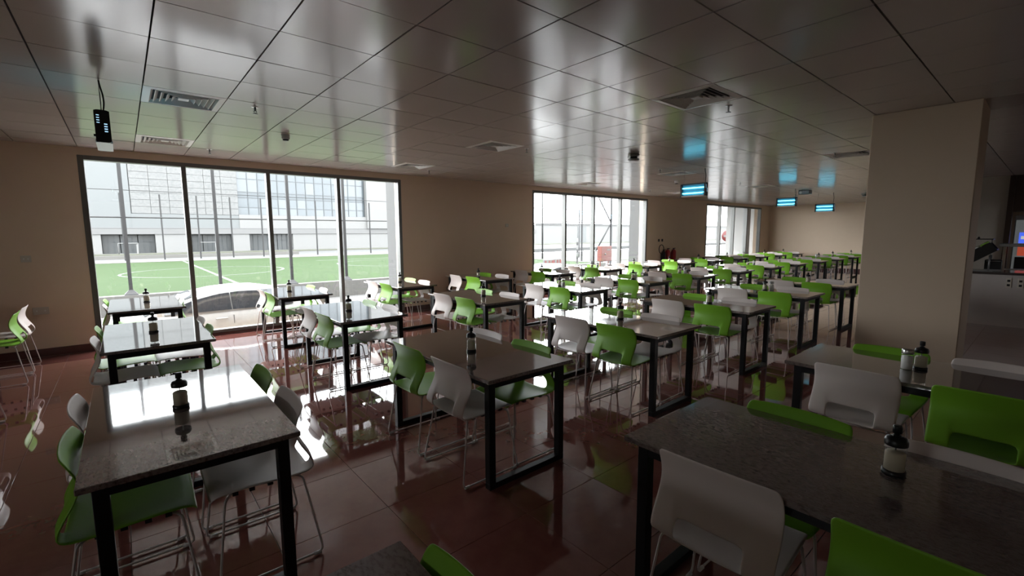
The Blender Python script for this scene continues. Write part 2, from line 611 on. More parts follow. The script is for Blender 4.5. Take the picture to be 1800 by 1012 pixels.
# ---- windows
for n, (a, c, mul) in enumerate(WINS, 1):
    b = B()
    yf0, yf1 = YW - 0.006, YW + 0.13
    ft_ = 0.065
    bx(b, a, a + ft_, yf0, yf1, WZ0, WZ1, bevel=0.003)
    bx(b, c - ft_, c, yf0, yf1, WZ0, WZ1, bevel=0.003)
    bx(b, a + ft_, c - ft_, yf0, yf1, WZ1 - 0.06, WZ1, bevel=0.003)
    bx(b, a + ft_, c - ft_, yf0, yf1, WZ0, WZ0 + 0.05, bevel=0.003)
    wo = struct('window_%d' % n, b, M['frame'])
    for x in mul:
        b = B()
        bx(b, x - 0.031, x + 0.031, yf0, yf1, WZ0 + 0.05, WZ1 - 0.06, bevel=0.003)
        obj('mullion', b, wo, m=M['frame'])
    xs = [a + ft_] + list(mul) + [c - ft_]
    for x0, x1 in zip(xs[:-1], xs[1:]):
        b = B()
        bx(b, x0, x1, YW + 0.077, YW + 0.083, WZ0 + 0.05, WZ1 - 0.06)
        obj('pane', b, wo, m=M['glass'])

# ------------------------------------------------------------------ tables
TOPZ = 0.75
TW, TL = 0.38, 0.725


def make_table(name, label, loc, group):
    t = thing(name, label, 'table', loc, 0, group)
    b = B(); bx(b, -TW, TW, -TL, TL, TOPZ - 0.024, TOPZ, bevel=0.003)
    obj('tabletop', b, t, m=M['granite'])
    lx, ly = TW - 0.065, TL - 0.075
    for sx in (-1, 1):
        for sy in (-1, 1):
            b = B(); box(b, (sx * lx, sy * ly, (TOPZ - 0.024) / 2 + 0.02), (0.05, 0.05, TOPZ - 0.024 - 0.04), bevel=0.002)
            obj('leg', b, t, m=M['black'])
    for sy in (-1, 1):
        b = B(); box(b, (0, sy * ly, 0.02), (2 * lx + 0.05, 0.05, 0.04), bevel=0.002)
        obj('floor_rail', b, t, m=M['black'])
        b = B(); box(b, (0, sy * ly, TOPZ - 0.049), (2 * lx - 0.05, 0.05, 0.05))
        obj('apron', b, t, m=M['black'])
    for sx in (-1, 1):
        b = B(); box(b, (sx * lx, 0, TOPZ - 0.049), (0.05, 2 * ly - 0.05, 0.05))
        obj('apron', b, t, m=M['black'])
    return t


# ------------------------------------------------------------------ chair shell
PROF = [  # x, z, halfwidth, edge forward, edge up
    (.232, .418, .195, 0, .000), (.228, .438, .212, 0, .002), (.200, .452, .222, 0, .006), (.10, .450, .228, 0, .012),
    (.0, .444, .230, 0, .014), (-.09, .438, .230, 0, .014), (-.160, .438, .230, .004, .012), (-.208, .446, .230, .008, .010),
    (-.232, .470, .230, .014, .006), (-.229, .508, .230, .020, 0), (-.213, .548, .230, .024, 0), (-.200, .572, .230, .026, 0), (-.180, .612, .230, .028, 0),
    (-.164, .658, .230, .028, -.002), (-.166, .705, .230, .027, -.003), (-.180, .748, .229, .025, -.005), (-.196, .783, .226, .022, -.007),
    (-.203, .799, .212, .019, -.008)]
US = [-1, -.90, -.70, -.60, -.55, -.3, 0, .3, .55, .60, .70, .90, 1]


def shell_meshes(kind, m):
    bm = bmesh.new()
    g = []
    for (x, z, hw, ef, eu) in PROF:
        g.append([bm.verts.new((x + ef * u * u, hw * u, z + eu * u * u)) for u in US])
    for i in range(len(PROF) - 1):
        for k in range(len(US) - 1):
            if 7 <= i <= 9 and 4 <= k <= 7:
                continue
            f = bm.faces.new((g[i][k], g[i][k + 1], g[i + 1][k + 1], g[i + 1][k]))
            f.material_index = 0 if i < 7 else 1
            f.smooth = True
    # panel between grip opening and backrest set back a little
    for i in (10, 11):
        for k in range(4, 9):
            g[i][k].co.x += 0.008
    for k in range(4, 9):
        g[7][k].co.x -= 0.003
    me = bpy.data.meshes.new('tmp')
    bm.to_mesh(me); bm.free()
    for _ in range(2):
        me.materials.append(m)
    o = bpy.data.objects.new('tmp', me)
    COL.objects.link(o)
    md = o.modifiers.new('s', 'SOLIDIFY'); md.thickness = 0.009; md.offset = 0
    md = o.modifiers.new('b', 'SUBSURF'); md.levels = 1; md.render_levels = 1
    dg = bpy.context.evaluated_depsgraph_get()
    full = bpy.data.meshes.new_from_object(o.evaluated_get(dg))
    bpy.data.objects.remove(o)
    nrm = [v.vector.copy() for v in full.vertex_normals]
    outm = []
    for part, nm in ((0, 'seat'), (1, 'backrest')):
        vmap, verts, faces, vn = {}, [], [], []
        for p in full.polygons:
            if p.material_index != part:
                continue
            fi = []
            for vi in p.vertices:
                if vi not in vmap:
                    vmap[vi] = len(verts)
                    verts.append(full.vertices[vi].co[:])
                    vn.append(nrm[vi])
                fi.append(vmap[vi])
            faces.append(fi)
        pm = bpy.data.meshes.new(nm)
        pm.from_pydata(verts, [], faces)
        pm.polygons.foreach_set('use_smooth', [True] * len(faces))
        pm.materials.append(m)
        pm.update()
        pm.normals_split_custom_set_from_vertices(vn)
        outm.append(pm)
    return outm


def side_frame_mesh(s):
    b = B()
    pts = [(-.13, s * .17, .427), (-.165, s * .205, .425), (-.235, s * .252, .0125), (.228, s * .252, .0125), (.175, s * .205, .425), (.13, s * .17, .434)]
    tube(b, rounded(pts, 0.03, 3), 0.0058, 6)
    return mesh_of('side_frame', b, M['rod'])


def glide_mesh(x, s):
    b = B()
    tube(b, [(x - .018, s * .252, .0105), (x + .018, s * .252, .0105)], 0.0095, 6)
    return mesh_of('glide', b, M['glide'])


CROSS_ME = []
for p0, p1 in (((-.155, -.19, .42), (-.155, .19, .42)), ((.15, -.185, .428), (.15, .185, .428))):
    b = B()
    tube(b, [p0, p1], 0.0055, 6)
    CROSS_ME.append(mesh_of('cross_bar', b, M['rod']))
b = B()
for xx in (-.10, -.02, .06, .13):
    for s in (-1, 1):
        bx(b, xx - .012, xx + .012, s * .178 - .012, s * .178 + .012, .421, .4425)
BUMP_ME = mesh_of('stacking_bumper', b, M['bl_plastic'])
SHELL = {'white': shell_meshes('white', M['white_plastic']), 'green': shell_meshes('green', M['green_plastic'])}
SIDE = {s: side_frame_mesh(s) for s in (-1, 1)}
GLIDE = {(x, s): glide_mesh(x, s) for x in (-.205, .195) for s in (-1, 1)}


def make_chair(kind, label, loc, rz, group, detail):
    t = thing('dining_chair', label, 'chair', loc, rz, group)
    obj('seat', SHELL[kind][0], t)
    obj('backrest', SHELL[kind][1], t)
    for s in (-1, 1):
        sf = obj('side_frame', SIDE[s], t)
        if detail:
            for x in (-.205, .195):
                obj('glide', GLIDE[(x, s)], sf)
    for cm in CROSS_ME:
        obj('cross_bar', cm, t)
    if detail:
        obj('stacking_bumper', BUMP_ME, t)['kind'] = 'stuff'
    return t


PROTO = {}


def place_chair(kind, label, loc, rz, group):
    far = (Vector(loc) - CAM_LOC).length > 9.5
    k = (kind, far)
    if k not in PROTO:
        PROTO[k] = make_chair(kind, label, loc, rz, group, not far)
        return PROTO[k]
    return dup(PROTO[k], label, loc, rz, group)


# ------------------------------------------------------------------ bottles and jars
def make_bottle(label, loc):
    t = thing('condiment_bottle', label, 'bottle', loc, 0, 'pump bottles on the tables')
    b = B(); lathe(b, [(0, 0), (.0365, 0), (.0375, .004), (.0375, .016), (.0335, .018), (0, .018)], 20)
    obj('base', b, t, m=M['bl_plastic'])
    b = B(); lathe(b, [(.0335, .0185), (.0335, .112), (.030, .122), (.020, .128)], 20)
    obj('glass_body', b, t, m=M['bottle_glass'])
    b = B(); lathe(b, [(0, .019), (.0318, .019), (.0318, .082), (.026, .088), (0, .092)], 20)
    obj('contents', b, t, m=M['cream'])
    b = B(); lathe(b, [(.0355, .113), (.0365, .118), (.0365, .130), (.031, .141), (.017, .146), (.013, .147), (.013, .152), (0, .152)], 20)
    obj('collar', b, t, m=M['bl_plastic'])
    b = B(); lathe(b, [(0, .152), (.0085, .152), (.0085, .158), (.0145, .159), (.0145, .183), (.013, .187), (0, .187)], 16)
    obj('cap', b, t, m=M['bl_plastic'])
    b = B(); tube(b, [(0, 0, .093), (0, 0, .125)], .0025, 6)
    obj('dip_tube', b, t, m=M['dull'])
    return t


def make_jar(label, loc):
    t = thing('salt_jar', label, 'jar', loc, 0, 'glass jars on the tables')
    b = B(); lathe(b, [(0, 0), (.031, 0), (.0325, .004), (.0325, .098), (.029, .104)], 20)
    obj('glass_body', b, t, m=M['bottle_glass'])
    b = B(); lathe(b, [(0, .005), (.0305, .005), (.0305, .088), (0, .09)], 20)
    obj('contents', b, t, m=M['salt'])
    b = B(); lathe(b, [(.0315, .104), (.0325, .106), (.0325, .130), (.029, .136), (0, .137)], 20)
    obj('lid', b, t, m=M['steel'])
    return t


BOT0 = None
JAR0 = None


def place_bottle(label, loc):
    global BOT0
    if BOT0 is None:
        BOT0 = make_bottle(label, loc)
    else:
        dup(BOT0, label, loc, random.uniform(0, 6))


def place_jar(label, loc):
    global JAR0
    if JAR0 is None:
        JAR0 = make_jar(label, loc)
    else:
        dup(JAR0, label, loc, random.uniform(0, 6))


ORD = ['first', 'second', 'third', 'fourth', 'fifth', 'sixth', 'seventh', 'eighth', 'ninth', 'tenth', 'eleventh', 'twelfth', 'thirteenth', 'fourteenth']
ROWS = {'C': (4.085, range(-1, 13), 'window row'), 'B': (1.645, range(-1, 13), 'middle row'),
        'A': (-0.855, range(0, 6), 'third row from windows'), 'D': (-3.30, range(0, 3), 'row nearest the camera')}
BOTTLE = {('A', 1): (-.04, -.06), ('A', 0): (-.01, 0), ('B', 0): (-.02, -.02), ('B', 1): (-.04, -.05), ('A', 2): (.06, 0), ('B', 2): (.09, -.06),
          ('C', 3): (-.08, -.07), ('C', 2): (.07, .11), ('C', 0): (.01, .07), ('C', 1): (-.05, .01), ('A', 3): (-.03, -.08), ('A', 4): (.06, 0),
          ('A', 5): (-.1, -.07), ('D', 1): (.11, -.13), ('D', 2): (.04, .06)}
JAR = {('D', 2): (-.02, .12), ('A', 3): (-.08, -.03), ('A', 4): (.13, -.07), ('B', 3): (-.09, -.07), ('B', 4): (.12, -.05), ('C', 5): (.10, -.06),
       ('B', 5): (.14, -.08), ('B', 6): (-.10, -.02), ('B', 7): (.1, -.06), ('B', 10): (-.09, .03)}
TAB0 = None
for row, (cy, cols, rname) in ROWS.items():
    for n, k in enumerate(cols):
        cx = 0.55 + 1.845 * k
        if row == 'D' and k == 2:
            cx = 4.265
        where = '%s table in the %s' % (ORD[n], rname)
        tl = {('D', 0): 'granite topped table cut off at the bottom edge, row nearest the camera',
              ('A', 0): 'granite topped table with black legs in front, window light on its top'}.get(
            (row, k), 'granite topped table with black frame, %s' % where)
        if TAB0 is None:
            TAB0 = make_table('dining_table', tl, (cx, cy, 0), 'granite dining tables')
        else:
            dup(TAB0, tl, (cx, cy, 0), 0)
        rr = random.Random(100 * k + ord(row))
        if k >= 0 and (row, k) != ('D', 0):
            bxy = BOTTLE.get((row, k), (rr.uniform(-.07, .07), rr.uniform(-.08, .08)))
            place_bottle('black capped bottle of cream powder on %s' % where, (cx + bxy[0], cy + bxy[1], TOPZ))
            if (row, k) in JAR:
                jx, jy = JAR[(row, k)]
                if math.hypot(jx - bxy[0], jy - bxy[1]) < 0.075:
                    jx = bxy[0] + 0.085
                place_jar('steel lidded glass jar beside the bottle, %s' % where, (cx + jx, cy + jy, TOPZ))
        for side in (-1, 1):
            for end in (-1, 1):
                if k == -1 and side == -1:
                    continue
                if row == 'D' and k == 0 and side == -1:
                    continue
                green = (side * end > 0)
                if row in 'AD' and k == 0 or row == 'D':
                    green = (side * end > 0)
                # left near green, left far white, right near white, right far green
                if (row, k) in (('B', 0), ('A', 1), ('C', 0), ('C', -1), ('B', -1)):
                    green = not green
                if side == 1 and row == 'C' and k == 0:
                    green = (end == -1)
                kind = 'green' if green else 'white'
                dx = -0.240 if side < 0 else 0.20
                if (row, k) == ('A', 0):
                    dx = -0.25 if side < 0 else 0.26
                if k == -1:
                    dx = 0.50
                if (row, k) == ('D', 0):
                    dx = 0.235
                if (row, k) == ('D', 1):
                    dx = -0.250 if side < 0 else 0.205
                if (row, k) == ('D', 2):
                    dx = -0.262 if side < 0 else 0.21
                if (row, k) == ('B', 1) and side < 0:
                    dx = -0.25
                dx += rr.uniform(-.012, .012)
                dy = end * 0.29 + rr.uniform(-.015, .015)
                if (row, k) == ('D', 0) and end > 0:
                    dy = 0.40
                rz = (0 if side < 0 else PI) + rr.gauss(0, 0.02)
                near = 'near' if end < 0 else 'far'
                sd = 'left' if side < 0 else 'right'
                if (row, k) == ('D', 0):
                    where2 = 'table cut off at the bottom edge'
                else:
                    where2 = where
                place_chair(kind, '%s plastic chair, %s %s seat of the %s' % (kind, near, sd, where2),
                            (cx + dx, cy + dy, 0), rz, '%s dining chairs' % kind)

# ------------------------------------------------------------------ ceiling fittings
VN = {(1, 2): 'square louvred ceiling vent nearest the hanging black lamp', (1, 6): 'square louvred ceiling vent over the left end of the big window',
      (-2, 6): 'dark louvred ceiling vent at far left by the wall', (7, -3): 'big square ceiling vent at upper right, nearest the pillar',
      (7, 2): 'square ceiling vent near middle, over the wall pier', (7, 6): 'square ceiling vent beside top right corner of first window',
      (15, -3): 'square ceiling vent just left of the pillar top', (15, 2): 'thin looking ceiling vent above the nearest blue lamp',
      (15, 6): 'ceiling vent above the second window', (22, 2): 'far ceiling vent between the blue lamps', (22, 6): 'far ceiling vent above the wall before third window'}
VB0 = None
for (i, j) in VENTS:
    c = (0.6 * i + 0.3, 0.6 * j + 0.3, H)
    if VB0 is None:
        VB0 = thing('ceiling_vent', VN[(i, j)], 'vent', c, 0, 'square ceiling vents')
        b = B()
        def frm(bm, ho, zo, hi, zi):
            o_ = [bm.verts.new((sx * ho, sy * ho, zo)) for sx, sy in ((-1, -1), (1, -1), (1, 1), (-1, 1))]
            i_ = [bm.verts.new((sx * hi, sy * hi, zi)) for sx, sy in ((-1, -1), (1, -1), (1, 1), (-1, 1))]
            for q in range(4):
                bm.faces.new((o_[q], o_[(q + 1) % 4], i_[(q + 1) % 4], i_[q]))
        frm(b, .297, .0, .245, -.006)
        frm(b, .297, .02, .297, 0)
        frm(b, .245, -.006, .225, .02)
        obj('frame', b, VB0, m=M['vent'])
        for h in (.215, .172, .129, .086):
            b = B()
            frm(b, h, -.004, h - .03, .022)
            frm(b, h - .03, .022, h - .031, .0225)
            frm(b, h - .031, .0225, h - .004, -.0045)
            frm(b, h - .004, -.0045, h, -.004)
            obj('louver', b, VB0, m=M['vent'])
        b = B(); bx(b, -.04, .04, -.04, .04, .0, .012)
        obj('center_plate', b, VB0, m=M['vent'])
        b = B(); bx(b, -.24, .24, -.24, .24, .0235, .027)
        obj('plenum', b, VB0, m=M['cback'])
    else:
        dup(VB0, VN[(i, j)], c, 0)

SPR = [(1.45, 1.35, 'small sprinkler head left of the smoke detector'), (4.96, -1.58, 'sprinkler head by the big vent near the pillar'),
       (4.95, 1.33, 'sprinkler head right of the middle ceiling vent'), (1.43, 4.22, 'sprinkler head close above the first window'),
       (8.92, -1.40, 'sprinkler head beside the vent left of the pillar'), (8.45, 1.35, 'sprinkler head left of the nearest blue lamp'),
       (12.12, 1.43, 'sprinkler head right of the nearest blue lamp'), (12.0, 3.9, 'sprinkler head above the second window'),
       (5.0, 4.2, 'sprinkler head close above the wall pier')]
SP0 = None
for x, y, lab in SPR:
    if SP0 is None:
        SP0 = thing('sprinkler', lab, 'sprinkler', (x, y, H), 0, 'ceiling sprinklers')
        b = B(); lathe(b, [(.0, -.004), (.032, -.004), (.034, 0)], 16)
        obj('escutcheon', b, SP0, m=M['steel'])
        b = B(); tube(b, [(0, 0, 0), (0, 0, -.035)], .010, 8)
        tube(b, [(0, 0, -.03), (.013, 0, -.045), (0, 0, -.062)], .0035, 5)
        tube(b, [(0, 0, -.03), (-.013, 0, -.045), (0, 0, -.062)], .0035, 5)
        obj('body', b, SP0, m=M['dull'])
        b = B(); lathe(b, [(0, -.062), (.022, -.062), (.023, -.066), (0, -.067)], 12)
        obj('deflector', b, SP0, m=M['dull'])
    else:
        dup(SP0, lab, (x, y, H), 0)

DET = [(2.01, 2.5, 'white round smoke detector over the second table'), (10.5, 2.2, 'white smoke detector by the nearest blue lamp'),
       (17.6, 2.0, 'small white detector between the two far blue lamps')]
DT0 = None
for x, y, lab in DET:
    if DT0 is None:
        DT0 = thing('smoke_detector', lab, 'detector', (x, y, H), 0, 'ceiling smoke detectors')
        b = B(); lathe(b, [(.05, 0), (.05, -.012), (.047, -.014), (.047, -.045), (.040, -.055), (0, -.055)], 20)
        obj('body', b, DT0, m=M['white'])
        b = B(); lathe(b, [(.036, -.055), (.034, -.070), (.02, -.074), (0, -.074)], 16)
        obj('sensor', b, DT0, m=M['bl_plastic'])
    else:
        dup(DT0, lab, (x, y, H), 0)

# twin emergency light
t = thing('emergency_light', 'dark twin emergency light fixed to the ceiling near middle', 'light', (6.6, 0.66, H), 0.75)
b = B(); box(b, (0, 0, -.02), (.24, .15, .04), bevel=.01); obj('mounting_plate', b, t, m=M['dull'])
b = B(); box(b, (0, 0, -.055), (.13, .10, .03), bevel=.006); obj('neck', b, t, m=M['bl_plastic'])
b = B(); lathe(b, [(0, -.07), (.12, -.072), (.125, -.08), (.10, -.10), (0, -.106)], 20, sx=1.0, sy=.7); obj('housing', b, t, m=M['dull'])
t2 = dup(t, 'far dark emergency light on ceiling, close to the pillar edge', (18.6, .35, H), 0.6)
t = thing('projector', 'grey box hanging from ceiling between the far blue lamps', 'projector', (15.9, 1.2, H), 0)
b = B(); box(b, (0, 0, -.055), (.22, .30, .11), bevel=.015); obj('housing', b, t, m=M['dull'])
b = B(); lathe(b, [(0, .0), (.04, .0), (.04, .02), (0, .02)], 14)
bmesh.ops.rotate(b, cent=(0, 0, 0), matrix=Matrix.Rotation(-PI / 2, 3, 'Y'), verts=b.verts)
bmesh.ops.translate(b, vec=(-.11, .08, -.055), verts=b.verts)
obj('lens', b, t, m=M['white'])


# ------------------------------------------------------------------ hanging insect-killer lamps
def make_uv(label, loc, rz):
    """tubes along local y, open faces at local +-x, bottom at z=0"""
    t = thing('insect_killer_lamp', label, 'lamp', loc, rz, 'blue insect killer lamps')
    L_, D_, H_ = .46, .095, .25
    for s in (-1, 1):
        b = B()
        # rounded end cap profile in xz
        pr = rounded([(-D_ / 2, 0, .02), (-D_ / 2, 0, H_), (D_ / 2, 0, H_), (D_ / 2, 0, 0), (-D_ / 2, 0, 0), (-D_ / 2, 0, .02)], .022, 3)[:-1]
        A = [b.verts.new((p.x, s * L_ / 2, p.z)) for p in pr]
        C_ = [b.verts.new((p.x, s * (L_ / 2 + .03), p.z)) for p in pr]
        b.faces.new(A); b.faces.new(C_)
        for k in range(len(A)):
            b.faces.new((A[k], A[(k + 1) % len(A)], C_[(k + 1) % len(A)], C_[k]))
        ec = obj('end_cap', b, t, m=M['bl_plastic'])
        b = B()
        for k in range(4):
            bx(b, -.034, -.016, s * (L_ / 2 + .0302) - .001, s * (L_ / 2 + .0302) + .001, .148 + .019 * k, .154 + .019 * k)
            bx(b, .010, .030, s * (L_ / 2 + .0302) - .001, s * (L_ / 2 + .0302) + .001, .082 + .019 * k, .090 + .019 * k)
        obj('vent_slot', b, ec, m=M['slit'])
        b = B()
        bx(b, -D_ / 2 - .012, -D_ / 2, s * L_ / 2 - .01, s * L_ / 2 + .02, .045, .062)
        obj('catch', b, ec, m=M['bl_plastic'])
    b = B(); bx(b, -D_ / 2, D_ / 2, -L_ / 2, L_ / 2, H_ - .018, H_); obj('top_cover', b, t, m=M['bl_plastic'])
    b = B()
    bx(b, -D_ / 2, D_ / 2, -L_ / 2, L_ / 2, 0, .006)
    bx(b, -D_ / 2 - .004, -D_ / 2, -L_ / 2, L_ / 2, 0, .022)
    bx(b, D_ / 2, D_ / 2 + .004, -L_ / 2, L_ / 2, 0, .022)
    obj('tray', b, t, m=M['tray'])
    b = B(); bx(b, -.006, .006, -L_ / 2, L_ / 2, .012, H_ - .02); obj('reflector', b, t, m=M['blue_back'])
    for s in (-1, 1):
        for z in (.065, .165):
            b = B(); tube(b, [(s * .026, -L_ / 2 + .01, z), (s * .026, L_ / 2 - .01, z)], .0105, 8)
            obj('tube', b, t, m=M['tube'])
    b = B()
    for s in (-1, 1):
        for z in (.03, .115, .21):
            tube(b, [(s * .044, -L_ / 2, z), (s * .044, L_ / 2, z)], .0018, 4)
    obj('guard_wire', b, t, m=M['bl_plastic'])
    top = H + .03 - loc[2]
    b = B()
    tube(b, [(0, -L_ / 2 + .03, H_), (0, -L_ / 2 + .03, top)], .0022, 5)
    tube(b, [(0, L_ / 2 - .03, H_), (0, L_ / 2 - .03, top)], .0022, 5)
    obj('hanging_wire', b, t, m=M['dull'])
    b = B()
    pts = [(.012, -L_ / 2 + .012, H_ - .01)] + [(.012 + .012 * math.sin(5 * q), -L_ / 2 + .012 + .01 * math.cos(7 * q), H_ + (top - H_) * q) for q in (.25, .5, .75, 1)]
    tube(b, rounded(pts, .05, 3), .006, 6)
    obj('cord', b, t, m=M['bl_plastic'])
    return t


make_uv('black hanging insect lamp seen end on, over the left tables', (.325, 1.48, 2.385), 0)
make_uv('nearest blue lit insect lamp, in front of the third window', (9.0, .94, 2.355), 0)
make_uv('middle blue lit insect lamp hanging before the far wall', (15.0, 1.37, 2.385), 0)
make_uv('farthest blue lit insect lamp, closest to the pillar', (17.4, 1.1, 2.29), 0)


# ------------------------------------------------------------------ wall fittings
def wall_plate(label, x, z, wd, hg, holes):
    t = thing('wall_socket', label, 'socket', (x, YW, z), 0)
    b = B(); box(b, (0, -.006, 0), (wd, .012, hg), bevel=.003); obj('plate', b, t, m=M['socket'])
    b = B()
    for hx, hz in holes:
        box(b, (hx, -.0125, hz), (.014, .003, .02))
    obj('switch', b, t, m=M['white'])
    return t


wall_plate('small beige switch plate on wall left of the big window', -.63, 1.345, .10, .09, [(-.02, 0), (.02, 0)])
wall_plate('double socket low on the wall left of the big window', -.55, .635, .16, .10, [(-.04, 0), (.04, 0)])
wall_plate('small plate on the wall pier between first two windows', 7.7, 1.855, .10, .08, [(0, 0)])
wall_plate('low socket on the wall pier behind third table', 5.55, .42, .09, .09, [(0, 0)])
wall_plate('low socket on the wall pier beside another socket', 5.95, .42, .09, .09, [(0, 0)])
for x, n in ((14.47, 'left'), (14.68, 'right')):
    t = thing('wall_socket', '%s of two tiny dark sockets over the fire extinguishers' % n, 'socket', (x, YW, 1.4), 0)
    b = B(); box(b, (0, -.006, 0), (.09, .012, .09), bevel=.003); obj('plate', b, t, m=M['bl_plastic'])


def extinguisher(label, x, r, h, hose, col='red', z=.62):
    t = thing('fire_extinguisher', label, 'extinguisher', (x, YW - r - .03, z), 0, 'fire extinguishers on the wall')
    b = B(); lathe(b, [(0, 0), (r * .9, 0), (r, .015), (r, h * .74), (r * .8, h * .85), (r * .3, h * .9), (r * .3, h * .93), (0, h * .93)], 18)
    obj('cylinder', b, t, m=M[col])
    b = B(); box(b, (0, 0, h * .95), (.04, .05, .05), bevel=.005)
    box(b, (.03, -.02, h), (.10, .02, .015)); box(b, (.03, -.02, h * .95), (.08, .02, .012))
    obj('valve', b, t, m=M['bl_plastic'])
    b = B(); box(b, (0, r + .013, h * .5), (.05, .028, .2)); obj('bracket', b, t, m=M['dull'])
    b = B()
    if hose:
        pts = [(-.02, -.01, h * .93)] + [(-.17 + .15 * math.cos(a), -.02, h * 1.05 + .15 * math.sin(a)) for a in [0.1 + q * .5 for q in range(12)]] + [(-.05, -.03, h * .4)]
        tube(b, rounded(pts, .05, 2), .013, 6)
    else:
        tube(b, rounded([(-.02, -.01, h * .94), (-r - .03, -.02, h * .9), (-r - .02, -.02, h * .3)], .06, 3), .010, 6)
    obj('hose', b, t, m=M['bl_plastic'])
    return t


extinguisher('dark fire extinguisher with a big looped hose, left of the pair', 14.62, .075, .46, True, 'bl_plastic')
extinguisher('red fire extinguisher, middle one of the three on the wall', 14.88, .085, .50, False)
extinguisher('red fire extinguisher, nearest the third window', 15.25, .085, .50, False)

# ------------------------------------------------------------------ serving counter and kitchen corner
t = thing('serving_counter', 'long white serving counter with dark top beyond the pillar', 'counter', (12.0, -4.6, 0))
b = B(); bx(b, 0, .75, -3.0, 2.95, 0, .90); obj('front_panel', b, t, m=M['counter'])
b = B(); bx(b, -.04, .80, -3.03, 2.97, .90, .94, bevel=.004); obj('worktop', b, t, m=M['ctop'])
for yy, lab in ((1.34, 1), (1.20, 2)):
    b = B(); bx(b, -.012, 0, yy - .035, yy + .035, .68, .85, bevel=.003); so = obj('socket_plate', b, t, m=M['socket'])
    b = B()
    for zz in (.725, .80):
        bx(b, -.016, -.0121, yy - .018, yy + .018, zz - .018, zz + .018)
    obj('socket_face', b, so, m=M['bl_plastic'])
# tilted cutlery rack
t = thing('cutlery_rack', 'tilted black rack of cutlery cylinders on the counter', 'rack', (12.25, -2.86, .94))
t.scale = (1.3, 1.3, 1.3)
R_ = Matrix.Rotation(-.72, 3, 'X')
b = B()
box(b, (0, 0, 0), (.32, .46, .02))
box(b, (-.15, 0, .06), (.015, .46, .12)); box(b, (.15, 0, .06), (.015, .46, .12))
bmesh.ops.rotate(b, cent=(0, 0, 0), matrix=Matrix.Rotation(-.65, 3, 'X'), verts=b.verts)
bmesh.ops.translate(b, vec=(0, .02, .16), verts=b.verts)
obj('tray', b, t, m=M['bl_plastic'])
for k in range(4):
    b = B()
    lathe(b, [(0, 0), (.048, 0), (.048, .13), (.05, .14), (.044, .14), (.044, .02), (0, .02)], 14)
    bmesh.ops.rotate(b, cent=(0, 0, 0), matrix=Matrix.Rotation(-.65, 3, 'X'), verts=b.verts)
    q = -.16 + .105 * k
    bmesh.ops.translate(b, vec=(0, .02 + q * math.cos(.65), .175 - q * math.sin(.65)), verts=b.verts)
    cyl = obj('cutlery_cylinder', b, t, m=M['bl_plastic'])
    b = B()
    lathe(b, [(.0505, .118), (.0515, .12), (.0515, .134), (.0505, .136)], 14)
    bmesh.ops.rotate(b, cent=(0, 0, 0), matrix=Matrix.Rotation(-.65, 3, 'X'), verts=b.verts)
    bmesh.ops.translate(b, vec=(0, .02 + q * math.cos(.65), .175 - q * math.sin(.65)), verts=b.verts)
    obj('rim', b, cyl, m=M['lime'] if k % 2 == 0 else M['vent'])
b = B()
bx(b, -.12, -.10, -.14, .22, 0, .01)
tube(b, [(-.11, -.10, 0), (-.11, -.10, .22)], .01); tube(b, [(.11, -.10, 0), (.11, -.10, .22)], .01)
tube(b, [(-.11, .18, 0), (-.11, .18, .06)], .01); tube(b, [(.11, .18, 0), (.11, .18, .06)], .01)
obj('stand', b, t, m=M['dull'])
# shelf above
t = thing('glass_shelf', 'thin dark edged shelf on a post above the cutlery rack', 'shelf', (12.45, -2.8, .94))
b = B(); bx(b, -.15, .15, -.2, .2, .56, .575); obj('shelf_board', b, t, m=M['bl_plastic'])
b = B()
for s in (-1, 1):
    tube(b, [(.1, s * .17, 0), (.1, s * .17, .56)], .008)
obj('post', b, t, m=M['dull'])
b = B(); lathe(b, [(0, .575), (.018, .575), (.018, .59), (.01, .61), (0, .615)], 12); obj('knob', b, t, m=M['bl_plastic'])
t = thing('food_warmer', 'low black box on the counter beside the cutlery rack', 'warmer', (12.45, -3.02, .94))
b = B(); bx(b, -.15, .15, -.12, .10, .012, .2, bevel=.008); obj('housing', b, t, m=M['bl_plastic'])
b = B(); bx(b, -.16, -.15, -.12, .10, .0, .03); bx(b, -.14, .14, -.11, .09, 0, .0119); obj('base_rail', b, t, m=M['dull'])
b = B(); bx(b, -.162, -.1501, -.10, .08, .17, .185); obj('handle', b, t, m=M['dull'])
t = thing('sneeze_guard', 'grey shelf guard on steel posts at the right of the counter', 'guard', (12.35, -4.4, .94))
b = B(); bx(b, -.2, .25, -1.6, 1.32, .44, .49, bevel=.004); obj('shelf_board', b, t, m=M['dull'])
for yy in (1.25, -.2, -1.5):
    b = B(); bx(b, -.02, .02, yy - .02, yy + .02, 0, .44); obj('post', b, t, m=M['steel'])
b = B(); bx(b, -.196, -.19, -1.6, 1.32, .30, .44); obj('glass_panel', b, t, m=M['bottle_glass'])
b = B(); bx(b, -.02, .02, -1.48, 1.23, .025, .05); obj('bottom_rail', b, t, m=M['steel'])
